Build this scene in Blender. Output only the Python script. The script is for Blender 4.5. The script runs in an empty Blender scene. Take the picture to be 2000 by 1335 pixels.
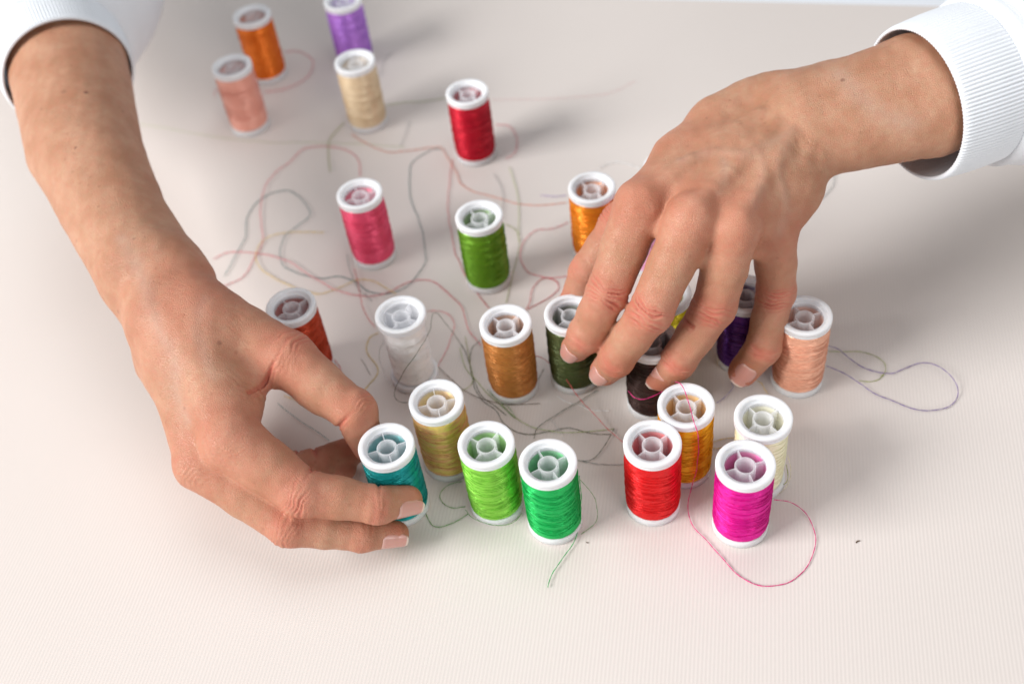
import bpy, math, random
import numpy as np
from mathutils import Vector, Matrix

# ------------------------------------------------------------------ camera, light, exposure
U = 0.011                       # modelling unit: one flange radius of a spool = 11 mm
sc = bpy.context.scene
CO = sc.collection
CAM_F, CAM_P, CAM_R, CAM_H = 2250.47, math.radians(47.7071), math.radians(-8.138), 35.591
_F = np.array([0, math.cos(CAM_P), -math.sin(CAM_P)]); _R0 = np.array([1., 0, 0]); _U0 = np.cross(_R0, _F)
_c, _s = math.cos(CAM_R), math.sin(CAM_R)
_R = _c*_R0+_s*_U0; _U = -_s*_R0+_c*_U0
cam_d = bpy.data.cameras.new("camera"); cam = bpy.data.objects.new("camera", cam_d); CO.objects.link(cam)
cam_d.sensor_width = 36.0; cam_d.lens = CAM_F/2000*36.0; cam_d.clip_start = 0.01; cam_d.clip_end = 30
M = Matrix.Identity(4)
for i in range(3):
    M[i][0], M[i][1], M[i][2] = _R[i], _U[i], -_F[i]
M[2][3] = CAM_H*U
cam.matrix_world = M
cam_d.dof.use_dof = True; cam_d.dof.focus_distance = 39.5*U; cam_d.dof.aperture_fstop = 7.2
sc.camera = cam
w = bpy.data.worlds.new("World"); sc.world = w; w.use_nodes = True
w.node_tree.nodes["Background"].inputs[0].default_value = (0.93, 0.96, 1.0, 1)
w.node_tree.nodes["Background"].inputs[1].default_value = 0.215
sc.view_settings.view_transform = 'Standard'; sc.view_settings.look = 'None'
sc.view_settings.exposure = 0.15; sc.view_settings.gamma = 1.0

def area(name, pos, target, size, size_y, power, col):
    l = bpy.data.lights.new(name, 'AREA'); l.shape = 'RECTANGLE'; l.size = size*U; l.size_y = size_y*U
    l.energy = power; l.color = col
    o = bpy.data.objects.new(name, l); CO.objects.link(o)
    p, t = Vector(pos)*U, Vector(target)*U
    o.location = p; o.rotation_euler = (t-p).to_track_quat('-Z', 'Y').to_euler()
    return o
# tall window-like softbox on the left, weak bounce from the right
area("window_light", (-225, -26, 143), (0, 32, 0), 132, 118, 114.0, (1.0, 0.992, 0.985))
area("front_bounce", (75, -105, 72), (2, 30, 0), 80, 60, 9.5, (1.0, 0.985, 0.97))
area("ceiling_bounce", (5, 48, 95), (2, 40, 0), 60, 60, 3.0, (0.95, 0.97, 1.0))
sc.cycles.use_denoising = True
sc.cycles.diffuse_bounces = 8; sc.cycles.transparent_max_bounces = 16; sc.cycles.max_bounces = 14

def at(u, v, z=0.0):
    """point of the ray through a spot of the photograph at height z above the table (modelling units)"""
    d = _F+_R*(u-1000)/CAM_F+_U*(667.5-v)/CAM_F
    return np.array([0, 0, CAM_H])+d*(z-CAM_H)/d[2]
def ppu(X):
    return CAM_F/((np.array(X)-[0, 0, CAM_H])@_F)

# ------------------------------------------------------------------ helpers
def tag(o, label=None, cat=None, group=None, kind=None):
    if label: o['label'] = label
    if cat: o['category'] = cat
    if group: o['group'] = group
    if kind: o['kind'] = kind
    return o
def empty(name, loc=(0, 0, 0)):
    o = bpy.data.objects.new(name, None); CO.objects.link(o); o.location = Vector(loc)*U; o.empty_display_size = .01
    return o
def mesh(name, V, Fc, smooth=True):
    me = bpy.data.meshes.new(name)
    V = np.asarray(V, dtype=np.float32)*U
    if isinstance(Fc, np.ndarray):
        n, k = Fc.shape
        me.vertices.add(len(V)); me.vertices.foreach_set('co', V.ravel())
        me.loops.add(n*k); me.loops.foreach_set('vertex_index', Fc.astype(np.int32).ravel())
        me.polygons.add(n); me.polygons.foreach_set('loop_start', np.arange(0, n*k, k, dtype=np.int32))
        me.update(calc_edges=True); me.validate()
    else:
        me.from_pydata(V.tolist(), [], Fc); me.update()
    if smooth: me.polygons.foreach_set('use_smooth', np.ones(len(me.polygons), dtype=bool))
    return me
def link(name, me, mat, parent=None):
    o = bpy.data.objects.new(name, me); CO.objects.link(o)
    if mat is not None:
        if not me.materials: me.materials.append(mat)
        else:
            o.material_slots[0].link = 'OBJECT'; o.material_slots[0].material = mat
    if parent is not None: o.parent = parent
    return o
def lathe(prof, n=64, close=True):
    """surface of revolution round z; prof = closed loop of (r, z)"""
    m = len(prof); th = np.arange(n)*2*math.pi/n
    V = np.concatenate([[[r*math.cos(t), r*math.sin(t), z] for (r, z) in prof] for t in th])
    Fc = []
    for i in range(n):
        j = (i+1) % n
        for k in range(m if close else m-1):
            l = (k+1) % m
            Fc.append((i*m+k, j*m+k, j*m+l, i*m+l))
    return V, np.array(Fc)
def tube(P, r, n=6, cap=True):
    """tube round a polyline; r scalar or per point"""
    P = np.asarray(P, float); m = len(P); r = np.broadcast_to(np.asarray(r, float), (m,))
    T = np.gradient(P, axis=0); T /= np.linalg.norm(T, axis=1)[:, None]+1e-9
    N = np.zeros_like(P); a = np.array([0, 0, 1.]) if abs(T[0][2]) < .9 else np.array([1., 0, 0])
    v = a
    for i in range(m):
        v = v-T[i]*(v@T[i]); v /= np.linalg.norm(v)+1e-9; N[i] = v
    B = np.cross(T, N); th = np.arange(n)*2*math.pi/n
    V = (P[:, None]+r[:, None, None]*(np.cos(th)[None, :, None]*N[:, None]+np.sin(th)[None, :, None]*B[:, None])).reshape(-1, 3)
    i, k = np.meshgrid(np.arange(m-1), np.arange(n), indexing='ij'); k2 = (k+1) % n
    Fc = np.stack([i*n+k, i*n+k2, (i+1)*n+k2, (i+1)*n+k], -1).reshape(-1, 4)
    return V, Fc
def smooth_path(P, step=.12):
    P = np.asarray(P, float); Q = []
    E = np.vstack([2*P[0]-P[1], P, 2*P[-1]-P[-2]])
    for i in range(1, len(E)-2):
        a, b, c, d = E[i-1], E[i], E[i+1], E[i+2]
        n = max(2, int(np.linalg.norm(c-b)/step))
        for k in range(n):
            t = k/n
            Q.append(.5*((2*b)+(-a+c)*t+(2*a-5*b+4*c-d)*t*t+(-a+3*b-3*c+d)*t**3))
    Q.append(P[-1]); return np.array(Q)
def join(parts):
    Vs, Fs, o = [], [], 0
    for V, Fc in parts:
        Vs.append(V); Fs.append(np.asarray(Fc)+o); o += len(V)
    return np.vstack(Vs), np.vstack(Fs)

# ------------------------------------------------------------------ materials
def nm(name):
    m = bpy.data.materials.new(name); m.use_nodes = True; nt = m.node_tree
    return m, nt, nt.nodes["Principled BSDF"]
def node(nt, t, **kw):
    n = nt.nodes.new(t)
    for k, v in kw.items(): setattr(n, k, v)
    return n
def plastic_mat(name, clear):
    m, nt, b = nm(name)
    b.inputs['Base Color'].default_value = (*((.89, .905, .935) if clear < .2 else (.965, .97, .985)), 1); b.inputs['Roughness'].default_value = .36
    b.inputs['Subsurface Weight'].default_value = .8 if clear < .2 else .0; b.inputs['Subsurface Radius'].default_value = (1, .95, .9); b.inputs['Subsurface Scale'].default_value = .0030
    tr = node(nt, 'ShaderNodeBsdfTranslucent'); tr.inputs[0].default_value = (.97, .97, .98, 1)
    gl = node(nt, 'ShaderNodeBsdfTransparent'); gl.inputs[0].default_value = (.985, .985, .99, 1)
    mx = node(nt, 'ShaderNodeMixShader'); mx.inputs[0].default_value = .12 if clear < .2 else .5
    mx2 = node(nt, 'ShaderNodeMixShader'); mx2.inputs[0].default_value = clear
    out = nt.nodes['Material Output']
    no = node(nt, 'ShaderNodeTexNoise'); no.inputs['Scale'].default_value = 900; no.inputs['Detail'].default_value = 3
    bp = node(nt, 'ShaderNodeBump'); bp.inputs['Strength'].default_value = .12; bp.inputs['Distance'].default_value = .0002
    nt.links.new(no.outputs[0], bp.inputs['Height']); nt.links.new(bp.outputs[0], b.inputs['Normal'])
    nt.links.new(b.outputs[0], mx.inputs[1]); nt.links.new(tr.outputs[0], mx.inputs[2])
    nt.links.new(mx.outputs[0], mx2.inputs[1]); nt.links.new(gl.outputs[0], mx2.inputs[2])
    nt.links.new(mx2.outputs[0], out.inputs['Surface'])
    return m
PLASTIC = plastic_mat('frosted_plastic', .05); CORE_PL = plastic_mat('thin_frosted_plastic', .50)
def thread_mat(name, col, col2=None, rough=.27, sheen=.15, spec=1.0, metal=.42):
    """rayon thread: satin, brighter along the strands; col2 = second dye of a variegated thread"""
    m, nt, b = nm(name)
    tc = node(nt, 'ShaderNodeTexCoord')
    mp = node(nt, 'ShaderNodeMapping'); mp.inputs['Scale'].default_value = (140, 140, 1900)
    nt.links.new(tc.outputs['Object'], mp.inputs[0])
    no = node(nt, 'ShaderNodeTexNoise'); no.inputs['Scale'].default_value = 3.0; no.inputs['Detail'].default_value = 4
    nt.links.new(mp.outputs[0], no.inputs['Vector'])
    rp = node(nt, 'ShaderNodeValToRGB'); e = rp.color_ramp.elements
    e[0].position = .32; e[1].position = .68
    c = np.array(col)
    e[0].color = (*(c*(.93 if metal < .1 else .80)), 1); e[1].color = (*np.minimum(c*1.18+.008, 1), 1)
    nt.links.new(no.outputs[0], rp.inputs[0])
    src = rp.outputs[0]
    if col2 is not None:
        mp2 = node(nt, 'ShaderNodeMapping'); mp2.inputs['Scale'].default_value = (55, 55, 260)
        nt.links.new(tc.outputs['Object'], mp2.inputs[0])
        n2 = node(nt, 'ShaderNodeTexNoise'); n2.inputs['Scale'].default_value = 2.2; n2.inputs['Detail'].default_value = 3
        nt.links.new(mp2.outputs[0], n2.inputs['Vector'])
        r2 = node(nt, 'ShaderNodeValToRGB'); r2.color_ramp.elements[0].position = .42; r2.color_ramp.elements[1].position = .6
        nt.links.new(n2.outputs[0], r2.inputs[0])
        mx = node(nt, 'ShaderNodeMixRGB'); mx.inputs[2].default_value = (*col2, 1)
        nt.links.new(r2.outputs[0], mx.inputs[0]); nt.links.new(src, mx.inputs[1]); src = mx.outputs[0]
    nt.links.new(src, b.inputs['Base Color'])
    b.inputs['Roughness'].default_value = rough
    b.inputs['Specular IOR Level'].default_value = spec
    b.inputs['Specular Tint'].default_value = (*np.minimum(c*1.3+.35, 1), 1)
    b.inputs['Metallic'].default_value = metal; b.inputs['Anisotropic'].default_value = .8; b.inputs['Anisotropic Rotation'].default_value = .25
    tg = node(nt, 'ShaderNodeTangent'); tg.direction_type = 'RADIAL'; tg.axis = 'Z'
    nt.links.new(tg.outputs[0], b.inputs['Tangent'])
    b.inputs['Sheen Weight'].default_value = sheen; b.inputs['Sheen Tint'].default_value = (*np.minimum(c*1.2+.2, 1), 1)
    bp = node(nt, 'ShaderNodeBump'); bp.inputs['Strength'].default_value = .5; bp.inputs['Distance'].default_value = .00015
    nt.links.new(no.outputs[0], bp.inputs['Height']); nt.links.new(bp.outputs[0], b.inputs['Normal'])
    return m
def strand_mat(name, col):
    m, nt, b = nm(name); b.inputs['Base Color'].default_value = (*col, 1); b.inputs['Roughness'].default_value = .45
    tc = node(nt, 'ShaderNodeTexCoord'); no = node(nt, 'ShaderNodeTexNoise'); no.inputs['Scale'].default_value = 1500
    nt.links.new(tc.outputs['Object'], no.inputs['Vector'])
    rp = node(nt, 'ShaderNodeValToRGB'); c = np.array(col)
    rp.color_ramp.elements[0].position = .35; rp.color_ramp.elements[1].position = .65
    rp.color_ramp.elements[0].color = (*(c*.7), 1); rp.color_ramp.elements[1].color = (*np.minimum(c*1.25, 1), 1)
    nt.links.new(no.outputs[0], rp.inputs[0]); nt.links.new(rp.outputs[0], b.inputs['Base Color'])
    return m

# ------------------------------------------------------------------ the setting: white table, ribbed cream sheet
def table_sheet():
    m, nt, b = nm("ribbed_cream_sheet")
    tc = node(nt, 'ShaderNodeTexCoord')
    mp = node(nt, 'ShaderNodeMapping'); mp.inputs['Rotation'].default_value = (0, 0, math.radians(14.6))
    nt.links.new(tc.outputs['Object'], mp.inputs[0])
    wv = node(nt, 'ShaderNodeTexWave'); wv.wave_type = 'BANDS'; wv.bands_direction = 'X'; wv.wave_profile = 'SIN'
    wv.inputs['Scale'].default_value = 1/(.130*U)/20*2*math.pi/1.0
    wv.inputs['Distortion'].default_value = 0
    nt.links.new(mp.outputs[0], wv.inputs['Vector'])
    n1 = node(nt, 'ShaderNodeTexNoise'); n1.inputs['Scale'].default_value = 9; n1.inputs['Detail'].default_value = 4
    nt.links.new(tc.outputs['Object'], n1.inputs['Vector'])
    mx = node(nt, 'ShaderNodeMixRGB'); mx.inputs[1].default_value = (.675, .615, .575, 1); mx.inputs[2].default_value = (.72, .66, .62, 1)
    nt.links.new(n1.outputs[0], mx.inputs[0])
    # scattered dirt specks
    vo = node(nt, 'ShaderNodeTexVoronoi'); vo.inputs['Scale'].default_value = 75; vo.inputs['Randomness'].default_value = 1
    nt.links.new(tc.outputs['Object'], vo.inputs['Vector'])
    lt = node(nt, 'ShaderNodeMath', operation='LESS_THAN'); lt.inputs[1].default_value = .022
    nt.links.new(vo.outputs['Distance'], lt.inputs[0])
    n3 = node(nt, 'ShaderNodeTexNoise'); n3.inputs['Scale'].default_value = 30
    nt.links.new(tc.outputs['Object'], n3.inputs['Vector'])
    gt = node(nt, 'ShaderNodeMath', operation='GREATER_THAN'); gt.inputs[1].default_value = .56
    nt.links.new(n3.outputs[0], gt.inputs[0])
    mu = node(nt, 'ShaderNodeMath', operation='MULTIPLY'); nt.links.new(lt.outputs[0], mu.inputs[0]); nt.links.new(gt.outputs[0], mu.inputs[1])
    m3 = node(nt, 'ShaderNodeMath', operation='MULTIPLY'); nt.links.new(mu.outputs[0], m3.inputs[0]); m3.inputs[1].default_value = .45
    mx2 = node(nt, 'ShaderNodeMixRGB'); mx2.inputs[2].default_value = (.25, .2, .18, 1)
    nt.links.new(m3.outputs[0], mx2.inputs[0]); nt.links.new(mx.outputs[0], mx2.inputs[1])
    # printed tone of the ribs, faint
    rr = node(nt, 'ShaderNodeMapRange'); rr.inputs['To Min'].default_value = .982; rr.inputs['To Max'].default_value = 1.0
    nt.links.new(wv.outputs['Fac'], rr.inputs[0])
    vm = node(nt, 'ShaderNodeMixRGB'); vm.blend_type = 'MULTIPLY'; vm.inputs[0].default_value = 1
    nt.links.new(mx2.outputs[0], vm.inputs[1]); nt.links.new(rr.outputs[0], vm.inputs[2])
    nt.links.new(vm.outputs[0], b.inputs['Base Color'])
    b.inputs['Roughness'].default_value = .5; b.inputs['Specular IOR Level'].default_value = .35
    n2 = node(nt, 'ShaderNodeTexNoise'); n2.inputs['Scale'].default_value = 1500; n2.inputs['Detail'].default_value = 2
    nt.links.new(tc.outputs['Object'], n2.inputs['Vector'])
    ad = node(nt, 'ShaderNodeMath', operation='MULTIPLY_ADD'); ad.inputs[1].default_value = .12
    nt.links.new(n2.outputs[0], ad.inputs[0]); nt.links.new(wv.outputs['Fac'], ad.inputs[2])
    bp = node(nt, 'ShaderNodeBump'); bp.inputs['Strength'].default_value = .22; bp.inputs['Distance'].default_value = .00016
    nt.links.new(ad.outputs[0], bp.inputs['Height']); nt.links.new(bp.outputs[0], b.inputs['Normal'])
    e1, e2 = at(1200, -3), at(1850, 13)            # far edge of the sheet
    d = (e2-e1)/np.linalg.norm(e2-e1)
    a, c = e1-d*75, e1+d*95
    V = [(-90, -25, 0), (110, -25, 0), (c[0], c[1], 0), (a[0], a[1], 0)]
    V += [(x, y, -.03) for x, y, z in V]
    F_ = [(0, 1, 2, 3), (7, 6, 5, 4), (0, 4, 5, 1), (1, 5, 6, 2), (2, 6, 7, 3), (3, 7, 4, 0)]
    o = link("backing_sheet", mesh("backing_sheet", V, F_, False), m)
    tag(o, kind='structure')
    m2, nt2, b2 = nm("white_table"); b2.inputs['Base Color'].default_value = (.80, .83, .88, 1); b2.inputs['Roughness'].default_value = .45
    nn = node(nt2, 'ShaderNodeTexNoise'); nn.inputs['Scale'].default_value = 400
    bb = node(nt2, 'ShaderNodeBump'); bb.inputs['Strength'].default_value = .05; nt2.links.new(nn.outputs[0], bb.inputs['Height']); nt2.links.new(bb.outputs[0], b2.inputs['Normal'])
    V = [(-120, -40, -.04), (140, -40, -.04), (140, 130, -.04), (-120, 130, -.04)]
    V += [(x, y, -3) for x, y, z in V]
    o = link("table_top", mesh("table_top", V, F_, False), m2); tag(o, kind='structure')
table_sheet()
# ------------------------------------------------------------------ spools
H = 3.751
def flange_mesh(top):
    if top:   # outer ring with a step, a seam groove in its edge
        prof = [(.70, H-.14), (.705, H-.115), (.80, H-.11), (.808, H-.09), (.815, H-.01), (.83, H), (.965, H), (.99, H-.012), (1.0, H-.04),
                (1.0, H-.19), (.985, H-.2), (.985, H-.212), (.998, H-.222), (.995, H-.30), (.98, H-.32), (.93, H-.325), (.70, H-.325)]
    else:
        prof = [(.70, .34), (.93, .335), (.965, .325), (.985, .30), (.99, .2), (.985, .03), (.96, .0), (.70, .0)]
    V, Fc = lathe(prof, 96)
    return mesh("flange", V, Fc)
def core_mesh():
    parts = [lathe([(.69, .3), (.69, H-.13)], 64, False)]                     # barrel
    parts.append(lathe([(.295, .3), (.36, .3), (.36, H-.15), (.35, H-.135), (.305, H-.135), (.295, H-.15)], 48))   # hub
    for k in range(4):                                                                      # four vanes
        a = k*math.pi/2; d = np.array([math.cos(a), math.sin(a), 0]); s = np.array([-d[1], d[0], 0])*.02
        z1 = H-.17
        V = np.array([d*.355-s+[0, 0, .3], d*.69-s+[0, 0, .3], d*.69+s+[0, 0, .3], d*.355+s+[0, 0, .3],
             d*.355-s+[0, 0, z1], d*.69-s+[0, 0, z1], d*.69+s+[0, 0, z1], d*.355+s+[0, 0, z1]])
        Fc = np.array([(3, 2, 1, 0), (4, 5, 6, 7), (0, 1, 5, 4), (1, 2, 6, 5), (2, 3, 7, 6), (3, 0, 4, 7)])
        parts.append((V, Fc))
    Vd, Fd = lathe([(.02, H-1.75), (.685, H-1.75), (.685, H-1.70), (.02, H-1.70)], 48)                      # mid-height floor, added to reflect light and brighten the well
    parts.append((Vd, Fd))
    V, Fc = join(parts)
    me = mesh("core", V, Fc, True)
    sm = np.ones(len(me.polygons), bool); nb = 64+48*6; sm[nb:nb+24] = False; me.polygons.foreach_set('use_smooth', sm)
    return me
def winding_mesh(seed, rb=.945, waist=0.0):
    """cross-wound thread: bands whose strands slope alternately, with uneven build-up"""
    rs = np.random.RandomState(seed); nt_, nz = 200, 260
    z0, z1 = .335, H-.325
    th = np.arange(nt_)*2*math.pi/nt_; z = np.linspace(z0, z1, nz); TH, Z = np.meshgrid(th, z)
    t = (Z-z0)/(z1-z0)
    r = rb+.012*np.sin(t*math.pi)-waist*np.sin(np.clip(t*1.02, 0, 1)*math.pi)**.8*(.55+.6*(t)) 
    # coarse build-up: overlapping slanting turns
    bump = np.zeros_like(r)
    for k in range(7):
        n = rs.choice([-1, 1, 1, -1, 2, 0]); f = rs.uniform(5.5, 8.5); ph = rs.uniform(0, 6.28)
        bump += rs.uniform(.35, .9)*np.sin(2*math.pi*f*t+n*TH+ph+.8*np.sin(TH*1+ph*2))
    r = r+.0062*bump
    # strands: direction flips from patch to patch
    w = np.sin(2*math.pi*3.6*t+TH+rs.uniform(0, 6))+.8*np.sin(2*math.pi*2.1*t-2*TH+rs.uniform(0, 6))
    a = 1/(1+np.exp(-w*6))
    N = 44
    s1 = np.abs(np.sin(math.pi*(N*t+13.0*TH/(2*math.pi))))
    s2 = np.abs(np.sin(math.pi*(N*t-14.0*TH/(2*math.pi)+.3)))
    r = r+.019*(a*s1+(1-a)*s2)
    r = np.where((t < .01) | (t > .99), r-.03, r)
    V = np.stack([r*np.cos(TH), r*np.sin(TH), Z], -1).reshape(-1, 3)
    i, k = np.meshgrid(np.arange(nz-1), np.arange(nt_), indexing='ij'); k2 = (k+1) % nt_
    Fc = np.stack([i*nt_+k, i*nt_+k2, (i+1)*nt_+k2, (i+1)*nt_+k], -1).reshape(-1, 4)
    parts = [(V, Fc)]
    # inner sleeve of thread against the barrel and two end rings
    Vi, Fi = lathe([(.71, z0+.002), (rb-.04-waist*.1, z0+.002), (rb-.06-waist*.1, z1-.002), (.71, z1-.002)], 64)
    if waist == 0: parts.append((Vi, Fi))
    else: parts.append(lathe([(.703, z0), (.71, z0), (.71, z1), (.703, z1)], 64))
    # a few loose turns lying on top
    for q in range(46):
        zc = rs.uniform(z0+.25, z1-.25); sl = rs.choice([-1, 1])*rs.uniform(.02, .13); th0 = rs.uniform(0, 6.28); ln = rs.uniform(2.2, 6)
        tt = np.linspace(0, 1, 50); an = th0+tt*ln; zz = np.clip(zc+sl*np.sin(an-th0)+.05*np.sin(3*an), z0+.04, z1-.04)
        iz = np.clip(((zz-z0)/(z1-z0)*(nz-1)).astype(int), 0, nz-1); ia = ((an % (2*math.pi))/(2*math.pi)*nt_).astype(int) % nt_
        rr = r[iz, ia]; rr = np.convolve(np.pad(rr, 4, 'edge'), np.ones(9)/9, 'valid')+.012*np.sin(tt*math.pi)**.3+.004
        P = np.stack([rr*np.cos(an), rr*np.sin(an), zz], -1)
        parts.append(tube(P, .0115, 4))
    V, Fc = join(parts)
    return mesh("winding", V, Fc)
FL_T, FL_B, CORE = flange_mesh(True), flange_mesh(False), core_mesh()
WIND = [winding_mesh(s) for s in (3, 8, 15, 23, 42)]
WIND_THIN = winding_mesh(5, .80, 0); WIND_SLIM = winding_mesh(9, .87, 0)

GROUP = "thread spools standing on the cream sheet"
# name, (x, y), turn, colour, second dye, winding, label
SP = [
 ("fuchsia", (7.14, 22.08), 8, (.74, .004, .30), None, 0, "fuchsia pink thread spool, the nearest one on the right"),
 ("red", (4.26, 23.47), 32, (.74, .008, .010), None, 1, "bright red thread spool in front of the amber one"),
 ("amber", (5.72, 24.88), 27, (.93, .42, .004), None, 2, "amber yellow thread spool touching the back of the bright red one"),
 ("cream", (8.20, 23.89), 30, (.97, .87, .60), None, 6, "pale ivory cream thread spool directly behind the fuchsia one"),
 ("green", (0.63, 23.29), 22, (.008, .46, .10), None, 3, "emerald green thread spool right of the lime one"),
 ("lime", (-1.39, 24.45), 50, (.24, .60, .06), None, 4, "bright lime green thread spool between the golden and emerald ones"),
 ("gold", (-3.01, 26.70), 7, (.95, .46, .20), (.86, .66, .18), 1, "golden variegated thread spool behind the teal and lime ones"),
 ("teal", (-4.88, 24.99), 12, (.0, .30, .30), None, 2, "teal thread spool gripped by the fingers of the hand on the left"),
 ("white", (-4.13, 31.26), 60, (1.0, .99, .98), None, 5, "white thread spool with a thin waisted winding"),
 ("copper", (-0.15, 29.99), 40, (.50, .20, .045), None, 0, "copper brown thread spool standing alone in the middle"),
 ("olive", (2.34, 30.02), 38, (.075, .095, .028), None, 1, "dark olive green thread spool held under the index finger"),
 ("rust", (-8.45, 32.57), 35, (.48, .05, .012), None, 2, "rusty orange red thread spool half hidden behind the left thumb"),
 ("leaf", (-0.62, 36.28), 30, (.13, .30, .010), None, 3, "leaf green thread spool in the middle, behind the copper brown one"),
 ("orange", (4.25, 37.07), 33, (.80, .24, .010), None, 4, "golden orange thread spool beside the right index knuckle"),
 ("pink", (-5.61, 38.83), 20, (.86, .09, .19), None, 0, "raspberry pink thread spool behind the white one"),
 ("crimson", (-0.43, 45.02), 40, (.55, .004, .025), None, 1, "deep crimson thread spool with a blurred white rim"),
 ("beige", (-5.69, 48.86), 20, (.74, .58, .38), None, 2, "beige thread spool in front of the lilac one"),
 ("lilac", (-6.26, 54.66), 0, (.46, .20, .72), None, 3, "lilac thread spool cut off by the top edge"),
 ("far orange", (-11.06, 54.44), 35, (.90, .20, .015), None, 4, "burnt orange thread spool at the back behind the peach one"),
 ("peach", (-11.85, 50.01), 25, (.98, .42, .33), None, 0, "peach thread spool at the back next to the left forearm"),
 ("salmon", (10.86, 28.25), 15, (.90, .43, .29), None, 1, "salmon thread spool farthest right, beside the little finger"),
 ("purple", (9.02, 29.75), 30, (.10, .018, .22), None, 3, "dark purple thread spool seen between ring and little finger"),
 ("brown", (5.12, 28.12), 35, (.045, .020, .016), None, 4, "dark brown thread spool under the ring finger"),
 ("yellow", (6.05, 30.35), 20, (.80, .66, .02), None, 2, "lemon yellow thread spool almost hidden behind the middle and ring fingers"),
 ("blush", (6.3, 36.0), 20, (.85, .42, .62), None, 2, "light pink thread spool glimpsed between index and middle finger"),
 ("snow", tuple(at(1303, 322, 3.75)[:2]), 20, (.88, .88, .90), None, 3, "white thread spool peeping out behind the back of the right hand"),
]
for i, (nme, (x, y), turn, col, col2, wi, lab) in enumerate(SP):
    lum = max(.04, .42*(1-2.1*min(col)))
    mat = thread_mat("thread_"+nme.replace(' ', '_'), col, col2, metal=lum)
    wm = (WIND+[WIND_THIN, WIND_SLIM])[wi]
    e = empty("thread_spool", (x, y, .002)); e.rotation_euler.z = math.radians(turn)
    tag(e, lab, "thread spool", GROUP)
    link("top_flange", FL_T, PLASTIC, e); link("foot_flange", FL_B, PLASTIC, e)
    link("core", CORE, CORE_PL, e)
    wo = link("winding", wm, mat, e); wo.rotation_euler.z = math.radians(71*i)
# ------------------------------------------------------------------ hands: implicit surface meshed by surface nets
def nrm(v): v = np.asarray(v, float); return v/(np.linalg.norm(v)+1e-12)
def smin(a, b, k):
    h = np.maximum(k-np.abs(a-b), 0)/k
    return np.minimum(a, b)-h*h*k*.25
def cone_sdf(P, a, b, ra, rb):
    """round cone (approximate): capsule with linearly varying radius"""
    ba = b-a; pa = P-a; t = np.clip((pa@ba)/(ba@ba), 0, 1)
    d = np.sqrt(((pa-t[..., None]*ba)**2).sum(-1))
    return d-(ra+(rb-ra)*t)
def slab_sdf(P, a, b, wa, wb, ta, tb, side):
    """flattened cone: half width w along 'side', half thickness t across it"""
    ba = b-a; L = np.linalg.norm(ba); ax = ba/L; s = nrm(side-ax*(side@ax)); n = np.cross(ax, s)
    pa = P-a; t = np.clip((pa@ax)/L, 0, 1); q = pa-(t*L)[..., None]*ax
    w_, h_ = wa+(wb-wa)*t, ta+(tb-ta)*t
    x, y, z = q@s, q@n, q@ax
    k = np.sqrt((x/w_)**2+(y/h_)**2+(z/h_)**2)
    g = np.sqrt((x/w_**2)**2+(y/h_**2)**2+(z/h_**2)**2)+1e-6
    return np.where(k < .05, -h_, k*(k-1)/g)
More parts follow.
